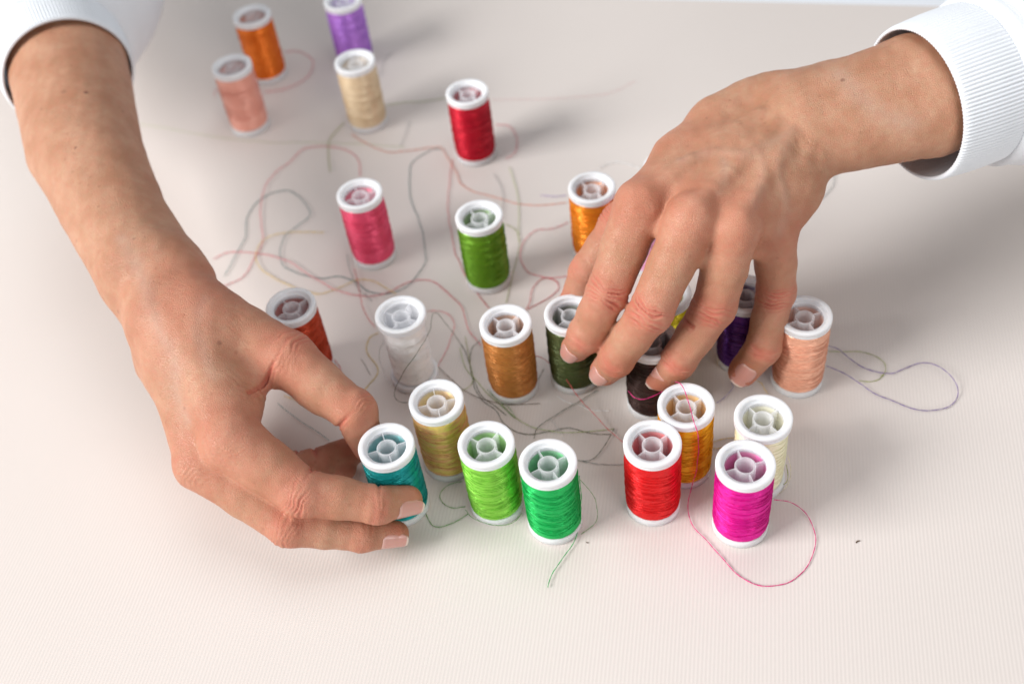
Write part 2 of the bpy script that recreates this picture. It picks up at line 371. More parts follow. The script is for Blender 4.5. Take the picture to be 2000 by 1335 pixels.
class Field:
    def __init__(s, lo, hi, h):
        s.h = h; s.lo = np.array(lo, float); s.n = np.ceil((np.array(hi)-lo)/h).astype(int)+1
        s.A = np.full(s.n, 9., np.float32)
    def box(s, lo, hi):
        i0 = np.clip(np.floor((lo-s.lo)/s.h).astype(int), 0, s.n-1); i1 = np.clip(np.ceil((hi-s.lo)/s.h).astype(int)+1, 1, s.n)
        sl = tuple(slice(i0[k], i1[k]) for k in range(3))
        g = np.meshgrid(*[(s.lo[k]+s.h*np.arange(i0[k], i1[k])).astype(np.float32) for k in range(3)], indexing='ij')
        return sl, np.stack(g, -1)
    def add(s, prims, kin, kout):
        """prims: ('c', a, b, ra, rb) or ('s', a, b, wa, wb, ta, tb, side); joined with kin, then to the rest with kout"""
        if s.A.size == 0: return
        los, his = [], []
        for p in prims:
            r = max(p[3:5])+max(kin, kout)+.25
            los.append(np.minimum(p[1], p[2])-r); his.append(np.maximum(p[1], p[2])+r)
        LO, HI = np.min(los, 0), np.max(his, 0)
        sl, P = s.box(LO, HI)
        if P.size == 0: return
        d = np.full(P.shape[:-1], 9., np.float32); o = np.array([x.start for x in sl])
        for p, lo, hi in zip(prims, los, his):
            s2, Q = s.box(lo, hi)
            if Q.size == 0: continue
            l2 = tuple(slice(s2[k].start-o[k], s2[k].stop-o[k]) for k in range(3))
            v = cone_sdf(Q, *[np.asarray(x, np.float32) for x in p[1:3]], p[3], p[4]) if p[0] == 'c' else slab_sdf(Q, *p[1:])
            d[l2] = smin(d[l2], v.astype(np.float32), kin)
        s.A[sl] = smin(s.A[sl], d, kout) if kout > 0 else np.minimum(s.A[sl], d)
    def carve(s, a, b, ra, rb, k=.12):
        r = max(ra, rb)+k+.1; sl, P = s.box(np.minimum(a, b)-r, np.maximum(a, b)+r)
        if P.size: s.A[sl] = -smin(-s.A[sl], cone_sdf(P, a, b, ra, rb).astype(np.float32), k)
    def hit(s, u, v, dep=0.):
        """first point of the surface met by the ray through a spot of the photograph"""
        d = _F+_R*(u-1000)/CAM_F+_U*(667.5-v)/CAM_F; d = d/np.linalg.norm(d)
        T = np.arange(20, 75, s.h*.5)[:, None]; P = CAMP+d*T
        I = np.round((P-s.lo)/s.h).astype(int); ok = ((I >= 0) & (I < s.n)).all(1); I = np.clip(I, 0, s.n-1)
        m = ok & (s.A[I[:, 0], I[:, 1], I[:, 2]] < 0)
        return P[np.argmax(m)]+d*dep if m.any() else None
    def band(s, f, width=.3):
        idx = np.argwhere(np.abs(s.A) < width)
        P = s.lo+idx*s.h
        s.A[idx[:, 0], idx[:, 1], idx[:, 2]] += f(P).astype(np.float32)
    def net(s):
        """naive surface nets"""
        A = s.A; ins = A < 0
        c = np.zeros(tuple(np.array(A.shape)-1), np.int8)
        for i in (0, 1):
            for j in (0, 1):
                for k in (0, 1):
                    c += ins[i:A.shape[0]-1+i, j:A.shape[1]-1+j, k:A.shape[2]-1+k]
        cells = np.argwhere((c > 0) & (c < 8))
        ids = np.full(c.shape, -1, np.int32); ids[cells[:, 0], cells[:, 1], cells[:, 2]] = np.arange(len(cells))
        acc = np.zeros((len(cells), 3)); cnt = np.zeros(len(cells))
        corner = [(i, j, k) for i in (0, 1) for j in (0, 1) for k in (0, 1)]
        for ca in corner:
            for ax in range(3):
                if ca[ax]: continue
                cb = list(ca); cb[ax] = 1
                va = A[cells[:, 0]+ca[0], cells[:, 1]+ca[1], cells[:, 2]+ca[2]]; vb = A[cells[:, 0]+cb[0], cells[:, 1]+cb[1], cells[:, 2]+cb[2]]
                m = (va < 0) != (vb < 0); t = np.where(m, va/(va-vb+1e-12), 0)
                pt = np.array(ca, float)[None]+0*acc; pt[:, ax] += t
                acc[m] += pt[m]; cnt[m] += 1
        V = s.lo+(cells+acc/cnt[:, None])*s.h
        Q = []
        for ax in range(3):
            o1, o2 = (ax+1) % 3, (ax+2) % 3
            sa = [slice(None)]*3; sb = [slice(None)]*3; sa[ax] = slice(0, -1); sb[ax] = slice(1, None)
            for d_ in (o1, o2): sa[d_] = slice(1, -1); sb[d_] = slice(1, -1)
            a, b = ins[tuple(sa)], ins[tuple(sb)]
            for flip in (False, True):
                e = np.argwhere((a & ~b) if not flip else (~a & b)); e[:, o1] += 1; e[:, o2] += 1
                q = []
                for (p1, p2) in ((0, 0), (1, 0), (1, 1), (0, 1)):
                    f = e.copy(); f[:, o1] -= 1-p1; f[:, o2] -= 1-p2; q.append(ids[f[:, 0], f[:, 1], f[:, 2]])
                q = np.stack(q, -1); Q.append(q[:, ::-1] if flip else q)
        return V, np.vstack(Q)
rsn = np.random.RandomState(11)
_K = [(nrm(rsn.normal(size=3)), rsn.uniform(0, 6.28)) for _ in range(24)]
def wob(P, f, s=0):
    """cheap smooth noise, about -1..1"""
    o = np.zeros(len(P))
    for q in range(6):
        k, ph = _K[(q+s*5) % 24]; o += np.sin(f*(.7+.22*q)*(P@k)+ph+1.3*np.sin(f*.5*(P@_K[(q+7) % 24][0])))
    return o/3.2
def G(x, s): return np.exp(-(x/s)**2)

CAMP = np.array([0, 0, CAM_H])
def J(u, v, z, rpx):
    """joint: pixel, height and apparent half width"""
    X = at(u, v, z); return X, rpx/ppu(X)

class Finger:
    """joints: list of (X, r); dorsal: direction of the back of the finger"""
    def __init__(s, joints, dorsal, tip_flat=True, name=''):
        s.X = [j[0] for j in joints]; s.r = [j[1] for j in joints]; s.dorsal = nrm(dorsal); s.name = name
    def prims(s):
        out = []
        n = len(s.X)
        for i in range(n-1):
            a, b, ra, rb = s.X[i], s.X[i+1], s.r[i], s.r[i+1]
            m = (a+b)/2; rm = (ra+rb)/2*(.965 if i < n-2 else 1.0)
            ax = nrm(b-a); dn = nrm(s.dorsal-ax*(s.dorsal@ax))
            if i < n-2:      # shaft waisted between the joints, pulp on the palm side
                out += [('c', a, m, ra, rm), ('c', m, b, rm, rb), ('c', m-dn*rm*.25-ax*.1, m-dn*rm*.25+ax*.35, rm*.86, rm*.82)]
            else:            # last bone: flatter, rounded tip, soft pad
                out += [('c', a, b, ra, rb), ('c', m-dn*rb*.22, b-dn*rb*.16, rb*.95, rb*.90)]
            if 0 < i: out.append(('c', a+dn*ra*.16-ax*.08, a+dn*ra*.16+ax*.08, ra*.90, ra*.90))
        return out
    def axes(s, i):
        """frame at joint i: along, dorsal, side"""
        a = nrm(s.X[min(i+1, len(s.X)-1)]-s.X[max(i-1, 0)]); d = nrm(s.dorsal-a*(s.dorsal@a)); return a, d, np.cross(a, d)

def finger_skin(P, F_, amp=1.0):
    o = np.zeros(len(P)); n = len(F_.X)
    for i in range(1, n-1):
        big = 1.0 if (i == 1 if n == 4 else i == 1) else .62
        r = F_.r[i]; q = P-F_.X[i]; m = (q**2).sum(1) < (2.2*r)**2
        if not m.any(): continue
        qq = q[m]; a, d, s_ = F_.axes(i)
        t, h, x = qq@a, qq@d, qq@s_
        pp = P[m]
        back = np.clip((h/r-.15)/.55, 0, 1)
        # wrinkles of the back: an oval of arcs round the joint
        warp = .09*wob(pp, 3.2, i)+.05*wob(pp, 7, i+2)
        tt = t+warp; el = np.abs(tt)+.22*(x/r)**2*r*np.sign(np.abs(tt)+1e-9)
        wr = np.zeros(len(qq))
        for c0, wd, am in ((0.0, .050, .7), (.16, .045, 1.0), (.31, .045, .8), (.46, .04, .4), (-.15, .045, .9), (-.30, .045, .7), (-.44, .04, .35)):
            mod = .6+.4*wob(pp, 4.5, i+3)
            wr += am*G(tt-c0*big-.30*np.sign(c0)*(x/r)**2*r*.6, wd)*mod
        o[m] += .075*big*amp*back*wr*G(x, r*.95)*G(t, .75*big)
        # flexion crease on the palm side
        front = np.clip((-h/r-.0)/.5, 0, 1)
        o[m] += .10*front*G(t+.02*wob(pp, 4, 1), .07)+.035*front*G(t-.17, .05)
        # side ends of the crease
        o[m] += .02*G(t, .06)*(1-back)
    return o
def nail(F_, mat, parent, roll=0., ln=1.02, wide=.92, lift=.026, back=.60, label=None, wpx=None):
    """nail plate bent over the back of the last bone"""
    a = nrm(F_.X[-1]-F_.X[-2]); d = nrm(F_.dorsal-a*(F_.dorsal@a)); s_ = np.cross(a, d)
    d, s_ = d*math.cos(roll)+s_*math.sin(roll), s_*math.cos(roll)-d*math.sin(roll)
    r = F_.r[-1]; c = F_.X[-1]
    nu, nv = 22, 26; V = []; Ld = np.linalg.norm(F_.X[-1]-F_.X[-2])
    for j in range(nv):
        tv = j/(nv-1)
        for i in range(nu):
            tu = -1+2*i/(nu-1)
            # rounded outline
            y = -back*ln*1.0+tv*ln
            wv = 1.0*wide
            if tv < .35: wv *= math.sqrt(max(0, 1-((.35-tv)/.35)**2*.75))
            if tv > .60: wv *= math.sqrt(max(0, 1-((tv-.60)/.40)**2*.80))
            ph = tu*.86*wv
            yy = y*r*1.75
            rr = r+lift+max(0, -yy/Ld)*(F_.r[-2]-r)*1.05
            # plate follows the tip: drops towards the free edge
            drop = max(0, tv-.35)**2*.34*r
            V.append(c+a*yy+d*((rr)*math.cos(ph)-drop)+s_*(rr*.92)*math.sin(ph))
    V = np.array(V); Vb = V-d*.035
    Fc = []
    for j in range(nv-1):
        for i in range(nu-1):
            q = (j*nu+i, j*nu+i+1, (j+1)*nu+i+1, (j+1)*nu+i); Fc.append(q); Fc.append(tuple(x+nu*nv for x in q[::-1]))
    rim = [i for i in range(nu)]+[j*nu+nu-1 for j in range(1, nv)]+[(nv-1)*nu+i for i in range(nu-2, -1, -1)]+[j*nu for j in range(nv-2, 0, -1)]
    for k in range(len(rim)):
        p_, q_ = rim[k], rim[(k+1) % len(rim)]; Fc.append((p_, q_, q_+nu*nv, p_+nu*nv)[::-1])
    me = mesh("fingernail", np.vstack([V, Vb]), np.array(Fc))
    at_ = me.color_attributes.new("tone", 'FLOAT_COLOR', 'POINT')
    tv = np.tile(np.repeat(np.arange(nv)/(nv-1), nu), 2)
    col = np.ones((len(tv), 4), np.float32); col[:, 0] = tv
    at_.data.foreach_set('color', col.ravel())
    return link("fingernail", me, mat, parent)

def skin_mat():
    m, nt, b = nm("skin")
    at_ = node(nt, 'ShaderNodeVertexColor'); at_.layer_name = 'tone'
    sp = node(nt, 'ShaderNodeSeparateColor'); nt.links.new(at_.outputs[0], sp.inputs[0])
    tc = node(nt, 'ShaderNodeTexCoord')
    def noise(sc_, det=4, rg=.6):
        n = node(nt, 'ShaderNodeTexNoise'); n.inputs['Scale'].default_value = sc_; n.inputs['Detail'].default_value = det; n.inputs['Roughness'].default_value = rg
        nt.links.new(tc.outputs['Object'], n.inputs['Vector']); return n
    def mix(a, b_, f, bt='MIX'):
        x = node(nt, 'ShaderNodeMixRGB'); x.blend_type = bt
        for s_, v in ((1, a), (2, b_)):
            if isinstance(v, tuple): x.inputs[s_].default_value = (*v, 1)
            else: nt.links.new(v, x.inputs[s_])
        if isinstance(f, float): x.inputs[0].default_value = f
        else: nt.links.new(f, x.inputs[0])
        return x.outputs[0]
    n1 = noise(70, 5); n2 = noise(420, 3)
    nr = node(nt, 'ShaderNodeMapRange'); nr.inputs['From Min'].default_value = .36; nr.inputs['From Max'].default_value = .64; nt.links.new(n1.outputs[0], nr.inputs[0])
    base = mix((.43, .212, .118), (.535, .305, .19), nr.outputs[0])
    mott = node(nt, 'ShaderNodeMapRange'); mott.inputs['From Min'].default_value = .35; mott.inputs['From Max'].default_value = .7
    mott.inputs['To Max'].default_value = .5; nt.links.new(n2.outputs[0], mott.inputs[0])
    base = mix(base, (.52, .20, .125), mott.outputs[0])
    fv = node(nt, 'ShaderNodeTexVoronoi'); fv.inputs['Scale'].default_value = 230; nt.links.new(tc.outputs['Object'], fv.inputs['Vector'])
    fr = node(nt, 'ShaderNodeMapRange'); fr.inputs['From Min'].default_value = .10; fr.inputs['From Max'].default_value = .22; fr.inputs['To Min'].default_value = .34; fr.inputs['To Max'].default_value = 0
    nt.links.new(fv.outputs['Distance'], fr.inputs[0])
    fg = node(nt, 'ShaderNodeSeparateColor'); nt.links.new(fv.outputs['Color'], fg.inputs[0])
    fm = node(nt, 'ShaderNodeMath', operation='GREATER_THAN'); fm.inputs[1].default_value = .72; nt.links.new(fg.outputs[0], fm.inputs[0])
    fx = node(nt, 'ShaderNodeMath', operation='MULTIPLY'); nt.links.new(fr.outputs[0], fx.inputs[0]); nt.links.new(fm.outputs[0], fx.inputs[1])
    base = mix(base, (.30, .12, .06), fx.outputs[0])           # small freckles
    base = mix(base, (.58, .135, .095), sp.outputs[0])          # red channel: knuckles, fingertips, folds with their painted shade
    base = mix(base, (.46, .36, .30), sp.outputs[1])           # green: veins
    base = mix(base, (.20, .08, .05), sp.outputs[2])           # blue: moles
    nt.links.new(base, b.inputs['Base Color'])
    b.inputs['Subsurface Weight'].default_value = .22
    b.inputs['Subsurface Radius'].default_value = (1.0, .38, .2)
    b.inputs['Subsurface Scale'].default_value = .0016
    b.inputs['Roughness'].default_value = .52; b.inputs['Specular IOR Level'].default_value = .42
    vo = node(nt, 'ShaderNodeTexVoronoi'); vo.inputs['Scale'].default_value = 1250; vo.feature = 'DISTANCE_TO_EDGE'
    ws = noise(300, 2); wa = node(nt, 'ShaderNodeMixRGB'); wa.blend_type = 'ADD'; wa.inputs[0].default_value = .0016
    nt.links.new(tc.outputs['Object'], wa.inputs[1]); nt.links.new(ws.outputs[1], wa.inputs[2])
    nt.links.new(wa.outputs[0], vo.inputs['Vector'])
    mr = node(nt, 'ShaderNodeMapRange'); mr.inputs['From Max'].default_value = .12; nt.links.new(vo.outputs['Distance'], mr.inputs[0])
    ad = node(nt, 'ShaderNodeMath', operation='MULTIPLY_ADD'); ad.inputs[1].default_value = .9
    n3 = noise(900, 4); nt.links.new(n3.outputs[0], ad.inputs[0]); nt.links.new(mr.outputs[0], ad.inputs[2])
    bp = node(nt, 'ShaderNodeBump'); bp.inputs['Strength'].default_value = .55; bp.inputs['Distance'].default_value = .0003
    nt.links.new(ad.outputs[0], bp.inputs['Height']); nt.links.new(bp.outputs[0], b.inputs['Normal'])
    return m
def nail_mat():
    m, nt, b = nm("fingernail")
    at_ = node(nt, 'ShaderNodeVertexColor'); at_.layer_name = 'tone'
    sp = node(nt, 'ShaderNodeSeparateColor'); nt.links.new(at_.outputs[0], sp.inputs[0])
    rp = node(nt, 'ShaderNodeValToRGB'); e = rp.color_ramp.elements
    e[0].position = .0; e[0].color = (.72, .44, .38, 1); e[1].position = 1.0; e[1].color = (.76, .62, .52, 1)
    x = rp.color_ramp.elements.new(.12); x.color = (.62, .30, .25, 1)
    x = rp.color_ramp.elements.new(.90); x.color = (.62, .29, .24, 1)
    x = rp.color_ramp.elements.new(.945); x.color = (.77, .62, .53, 1)
    nt.links.new(sp.outputs[0], rp.inputs[0]); nt.links.new(rp.outputs[0], b.inputs['Base Color'])
    b.inputs['Roughness'].default_value = .28; b.inputs['Coat Weight'].default_value = .6; b.inputs['Coat Roughness'].default_value = .2
    b.inputs['Subsurface Weight'].default_value = .15; b.inputs['Subsurface Scale'].default_value = .0015
    return m
SKIN, NAIL = skin_mat(), nail_mat()

VOX = .042
tone_jobs = []
def build_arm(lo, hi, body, fingers, thumb, ridges, veins, moles, folds, carves, web):
    f = Field(lo, hi, VOX)
    for prims, kin, kout in body: f.add(prims, kin, kout)
    for F_ in fingers+thumb: f.add(F_.prims(), .16, F_.kout)
    for prims, kin, kout in web: f.add(prims, kin, kout)
    for (P_, r) in ridges:
        P_ = np.array(P_); f.add([('c', P_[i], P_[i+1], r, r) for i in range(len(P_)-1)], .1, .42)
    for a, b, ra, rb, k in carves: f.carve(a, b, ra, rb, k)
    def hits(pp): return [x for x in (f.hit(q[0], q[1], .20) for q in pp) if x is not None]
    veins = [(hits(smooth_path(np.array(pp, float), 18)[:, :2]), r, h) for pp, r, h in veins]
    for pp, r, h in veins:
        if len(pp) > 1 and h: f.add([('c', pp[i], pp[i+1], h, h) for i in range(len(pp)-1)], .05, .26)
    moles = [(f.hit(*q), r, st) for q, r, st in moles]; moles = [m_ for m_ in moles if m_[0] is not None]
    folds = [(f.hit(*q[0]), *q[1:]) for q in folds]; folds = [q for q in folds if q[0] is not None]
    def skin(P):
        o = .022*wob(P, 2.0, 1)+.008*wob(P, 7.5, 2)
        for F_ in fingers+thumb: o += finger_skin(P, F_, F_.amp)
        for (c, a, d, wd, ext, am, n) in folds:     # patches of parallel folds
            q = P-c; m = (q**2).sum(1) < (ext*2.2)**2; qq = q[m]
            t = qq@a; x = qq@np.cross(a, d); h = qq@d
            pat = np.sin(6.283*(t+.16*wob(P[m], 2.6, 3)+.07*wob(P[m], 7, 1))/wd+.3*x)*(.55+.45*wob(P[m], 4, 2))
            o[m] -= am*(np.abs(pat)**.7*np.sign(pat)*.5)*G(t, ext*.6)*G(x, ext)*G(h, ext)
        return o
    f.band(skin)
    V, Fc = f.net()
    for fac in (.5,):                       # light relaxation of the cell pattern
        acc = np.zeros_like(V); cnt = np.zeros(len(V))
        for k in range(4):
            a, b = Fc[:, k], Fc[:, (k+1) % 4]
            for ax in range(3): acc[:, ax] += np.bincount(a, V[b, ax], len(V))
            cnt += np.bincount(a, minlength=len(V))
        V = V+fac*(acc/np.maximum(cnt, 1)[:, None]-V)
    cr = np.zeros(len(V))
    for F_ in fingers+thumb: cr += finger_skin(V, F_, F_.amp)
    tone = np.zeros((len(V), 4), np.float32); tone[:, 3] = 1
    for F_ in fingers+thumb:
        for i in range(1, len(F_.X)):
            a = (.60, .45, .55)[min(i-1, 2)] if i < len(F_.X)-1 else .78
            c = F_.X[i]; tone[:, 0] = np.maximum(tone[:, 0], a*G(np.linalg.norm(V-c, axis=1), F_.r[i]*1.35))
        tone[:, 0] = np.maximum(tone[:, 0], .40*G(np.linalg.norm(V-F_.X[0], axis=1), F_.r[0]*1.6))
    tone[:, 0] = np.clip(tone[:, 0]+np.clip(cr, 0, .06)*6.5, 0, 1)      # skin folds are redder, with some crease shade painted in
    for vn, r, h_ in veins:
        vn = np.array(vn)
        for i in range(len(vn)-1):
            d = cone_sdf(V, vn[i], vn[i+1], 0, 0); tone[:, 1] = np.maximum(tone[:, 1], .30*G(d, r*1.5))
    for c, r, st in moles: tone[:, 2] = np.maximum(tone[:, 2], st*(np.linalg.norm(V-c, axis=1) < r))
    return V, Fc, tone

def surf(u, v, z): return at(u, v, z)
# ---- the hand on the right of the picture (palm down, reaching over the olive and brown spools)
def F4(js, dorsal, kout=.20):
    F_ = Finger([J(*j) for j in js], dorsal); F_.kout = kout; F_.amp = 1.5; return F_
TOCAM = nrm(np.array([0, -.62, .78]))
ri = F4([(1250, 402, 8.3, 53), (1188, 568, 6.1, 42), (1144, 655, 4.3, 35), (1123, 680, 3.2, 28)], (-.25, -.75, .6))
rm = F4([(1350, 425, 8.6, 51), (1271, 607, 5.9, 44), (1205, 700, 3.8, 35), (1181, 724, 2.7, 29)], (-.30, -.75, .6))
rr = F4([(1437, 445, 8.2, 49), (1395, 597, 5.3, 43), (1326, 705, 3.5, 36), (1291, 731, 2.5, 31)], (-.30, -.72, .6))
rp_ = F4([(1512, 455, 7.0, 45), (1516, 569, 4.6, 38), (1490, 678, 2.7, 34), (1452, 725, 1.6, 29)], (-.15, -.75, .6))
rt = F4([(1330, 330, 7.6, 55), (1215, 440, 5.8, 44), (1150, 530, 4.3, 36), (1122, 585, 3.0, 30)], (-.8, .1, .5), .25)
for F_ in (ri, rm, rr, rp_): F_.amp = 2.6
def hump(a, b, n, up):
    a, b = np.array(a), np.array(b); up = np.array(up); return [a+(b-a)*t/n+up*math.sin(math.pi*t/n) for t in range(n+1)]
wr_c = at(1572, 230, 8.9); wr_n = nrm(at(1578, 240, 9.9)-wr_c)
WL = at(1545, 168, 8.7); WR = at(1612, 305, 8.7)             # the two sides of the wrist
sideR = nrm(WR-WL)
knR = [F_.X[0] for F_ in (ri, rm, rr, rp_)]
bas = [wr_c+sideR*x for x in (-1.15, -.45, .25, .95)]
DN = np.array([0, 0, -1.])
palm = []
for k_, b_, rk, rb2 in zip(knR, bas, (.86, .84, .80, .74), (.95, 1.0, 1.0, .9)):
    mid = (k_+b_)/2+np.array([0, 0, .12])
    palm += [('c', b_-[0, 0, .45], mid-[0, 0, .35], rb2, .92), ('c', mid-[0, 0, .35], k_-[0, 0, .12], .92, rk)]
cuR = at(1797, 187, 8.9)
fa_side = nrm(at(1770, 320, 8.7)-at(1710, 85, 8.7))
back_line = [at(1612, 170, 8.7), at(1508, 192, 8.5), at(1456, 209, 8.5), at(1398, 240, 8.4), at(1330, 308, 8.2), at(1268, 388, 8.1)]
palm += [('c', back_line[i]-[0, 0, .1], back_line[i+1]-[0, 0, .1], .90, .90) for i in range(5)]
axR = nrm((cuR-wr_c)*[1, 1, 0]+[0, .9, -.1])
body_r = [(palm, .75, .0),
          ([('c', (bas[i]+bas[i+1])/2-[0, 0, .35], ((knR[i]+knR[i+1])*.42+(bas[i]+bas[i+1])*.08)-[0, 0, .22], .95, .72) for i in range(3)], .2, .6),
          ([('s', wr_c-[0, 0, .35], cuR, 2.28, 2.60, 1.62, 2.05, fa_side), ('s', cuR, cuR+axR*2.6-[0, 0, .2], 2.60, 2.2, 2.05, 1.7, fa_side)], .1, .6),
          ([('c', at(1510, 225, 7.6), at(1350, 335, 7.4), .9, .95)], .3, .9)]
# webs between the finger roots
def webs(fs, d, r=.33):
    out = []
    for a, b in zip(fs[:-1], fs[1:]):
        c1 = a.X[0]*(1-d)+a.X[1]*d; c2 = b.X[0]*(1-d)+b.X[1]*d
        out.append(([('c', c1-[0, 0, .15], c2-[0, 0, .15], r, r)], .1, .35))
    return out
web_r = webs([ri, rm], .14)+webs([rm, rr], .34)+webs([rr, rp_], .24)
def tend(k_, b_, up, t0=.05, t1=.75):
    return [k_+(b_-k_)*t+np.array(up)*(.9+.0*t) for t in np.linspace(t0, t1, 6)]
upR = nrm(np.array([-.12, -.45, .88]))
rid_r = [(tend(k_-upR*.02, b_, upR*.83), .16) for k_, b_ in zip(knR, bas)]
vein_r = [([(1330, 318), (1400, 300), (1450, 305), (1500, 290), (1545, 262)], .16, .045), ([(1468, 400), (1490, 340), (1478, 300)], .14, .06), ([(1640, 150), (1680, 195), (1720, 225), (1775, 240)], .24, 0), ([(1520, 450), (1530, 390), (1515, 330), (1540, 270)], .14, .06), ([(1400, 380), (1420, 330), (1400, 300)], .12, 0)]
mole_r = [((1646, 157), .09, .6), ((1588, 118), .05, .4), ((1380, 231), .05, .4)]
fold_r = [((1590, 300), nrm(WR-wr_c+(wr_c-cuR)*.3), upR, .20, .8, .022, 0), ((1440, 240), nrm(wr_c-knR[0]), upR, .22, 1.3, .006, 0),
          ((1255, 385), nrm(knR[0]-bas[0]), upR, .17, .7, .022, 0), ((1240, 440), nrm(ri.X[1]-ri.X[0]), upR, .15, .8, .024, 0),
          ((1510, 510), nrm(rp_.X[1]-rp_.X[0]), upR, .16, .8, .02, 0), ((1430, 500), nrm(rr.X[1]-rr.X[0]), upR, .17, .8, .02, 0),
          ((1340, 480), nrm(rm.X[1]-rm.X[0]), upR, .17, .8, .022, 0)]
allp = np.array([x for F_ in (ri, rm, rr, rp_, rt) for x in F_.X]+[cuR+(cuR-wr_c)*1.1, wr_c])
VR = build_arm(allp.min(0)-2.6, allp.max(0)+2.6, body_r, [ri, rm, rr, rp_], [rt], rid_r, vein_r, mole_r, fold_r, [], web_r)

# ---- the hand on the left of the picture (on its side, thumb and two fingers round the teal spool)
LU = np.array([0.1, -1, -.05])
li = F4([(455, 862, 4.6, 62), (590, 962, 3.5, 47), (735, 984, 2.7, 37), (797, 978, 2.1, 28)], (.05, -.95, .25))
lm = F4([(392, 905, 3.6, 52), (563, 1026, 2.3, 40), (706, 1044, 1.4, 32), (773, 1043, .95, 25)], (.05, -.95, .25))
lr = F4([(400, 860, 2.6, 50), (520, 930, 1.5, 38), (620, 905, 1.3, 32), (690, 880, 1.2, 27)], (.05, -.6, -.2))
lp_ = F4([(400, 820, 1.9, 46), (500, 905, .95, 34), (590, 915, .8, 29), (670, 915, .8, 25)], (.05, -.6, -.2))
lt = F4([(390, 615, 5.9, 74), (560, 702, 4.9, 56), (692, 803, 3.9, 42), (722, 868, 2.5, 32)], (.75, .35, .5), .5)
wl_c = at(305, 535, 6.3)
knL = [F_.X[0] for F_ in (li, lm, lr, lp_)]
sideL = nrm(at(400, 500, 6.3)-at(200, 560, 6.3))
cuL = at(132, 120, 6.9)
faL = nrm(at(250, 120, 6.9)-at(20, 120, 6.9))
basL = [wl_c+sideL*x+[0, 0, zz] for x, zz in ((.5, .2), (.05, .1), (-.5, -.3), (-.9, -.9))]
palmL = []
for k_, b_, rk, rb2 in zip(knL, basL, (.98, .86, .84, .8), (1.15, 1.15, 1.05, 1.0)):
    mid = (k_+b_)/2; palmL += [('c', b_, mid, rb2, 1.12), ('c', mid, k_, 1.12, rk)]
body_l = [(palmL, .8, .0),
          ([('s', at(275, 522, 6.3), at(216, 400, 6.5), 1.78, 2.02, 1.7, 1.85, faL), ('s', at(216, 400, 6.5), at(165, 290, 6.7), 2.02, 2.36, 1.85, 2.1, faL), ('s', at(165, 290, 6.7), cuL, 2.36, 2.66, 2.1, 2.35, faL), ('s', cuL, cuL+nrm((cuL-wl_c)*[1, 1, 0])*2.6, 2.66, 2.4, 2.35, 2.1, faL)], .1, .6),
          ([('c', at(285, 440, 6.3), at(360, 555, 6.1), .95, 1.2)], .1, .5),
          ([('c', at(320, 620, 6.0), at(415, 650, 5.8), 1.3, 1.2), ('c', at(420, 700, 5.1), at(450, 790, 4.7), 1.0, .95)], .5, .9)]
web_l = [([('c', at(500, 745, 4.7), at(470, 800, 4.6), .5, .5)], .1, .6)]+webs([li, lm], .12, .4)
rid_l = []
vein_l = [([(300, 600), (318, 650), (345, 700), (350, 760), (372, 820)], .18, 0), ([(400, 590), (385, 640), (398, 690), (415, 740)], .16, 0), ([(240, 470), (275, 530), (300, 600)], .2, 0)]
mole_l = [((168, 182), .10, .9), ((125, 180), .12, .35), ((147, 288), .07, .7), ((241, 217), .06, .7), ((81, 213), .05, .5), ((262, 467), .06, .5), ((193, 404), .05, .4),
          ((428, 670), .09, .45), ((230, 608), .07, .6), ((361, 797), .06, .35), ((53, 229), .05, .4), ((150, 470), .06, .4), ((73, 81), .05, .4)]
upL = nrm(np.array([-.3, -.75, .6]))
fold_l = [((505, 775), nrm(np.array([.5, .8, .2])), upL, .22, .8, .05, 0), ((545, 715), nrm(np.array([.9, -.5, 0])), upL, .2, .8, .028, 0),
          ((385, 925), nrm(knL[1]-basL[1]), upL, .18, .8, .035, 0), ((450, 870), nrm(knL[0]-basL[0]), upL, .2, .9, .026, 0), ((540, 860), nrm(li.X[1]-li.X[0]), upL, .2, .9, .02, 0),
          ((480, 640), nrm(np.array([.5, .8, .2])), upL, .2, 1.2, .012, 0), ((330, 560), nrm(np.array([.3, .9, 0])), upL, .25, 1.5, .010, 0),
          ((715, 785), nrm(lt.X[2]-lt.X[1]), nrm(np.array([.6, .1, .7])), .17, .55, .06, 0)]
allp = np.array([x for F_ in (li, lm, lr, lp_, lt) for x in F_.X]+[cuL+(cuL-wl_c)*.85, wl_c])
VL = build_arm(allp.min(0)-3.0, allp.max(0)+3.0, body_l, [li, lm, lr, lp_], [lt], rid_l, vein_l, mole_l, fold_l, [], web_l)

person = empty("person", (wr_c+wl_c)/2*[1, 1, 0])
tag(person, "person in a white ribbed-cuff sweatshirt, only both hands and forearms in view, arranging the spools", "person")
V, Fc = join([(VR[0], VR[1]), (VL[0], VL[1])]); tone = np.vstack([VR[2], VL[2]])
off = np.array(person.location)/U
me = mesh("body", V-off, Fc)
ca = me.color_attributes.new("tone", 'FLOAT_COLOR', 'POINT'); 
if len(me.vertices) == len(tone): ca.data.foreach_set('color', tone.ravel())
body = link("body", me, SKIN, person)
def addnail(F_, **kw):
    o = nail(F_, NAIL, body, **kw); o.location = Vector(-off)*U
for F_, kw in ((ri, dict(roll=.1)), (rm, dict(roll=.1)), (rr, dict(roll=.15)), (rp_, dict(roll=.0)), (li, dict(roll=0, lift=.05, ln=1.2)), (lm, dict(roll=0, ln=1.2, lift=.03))):
    addnail(F_, **kw)

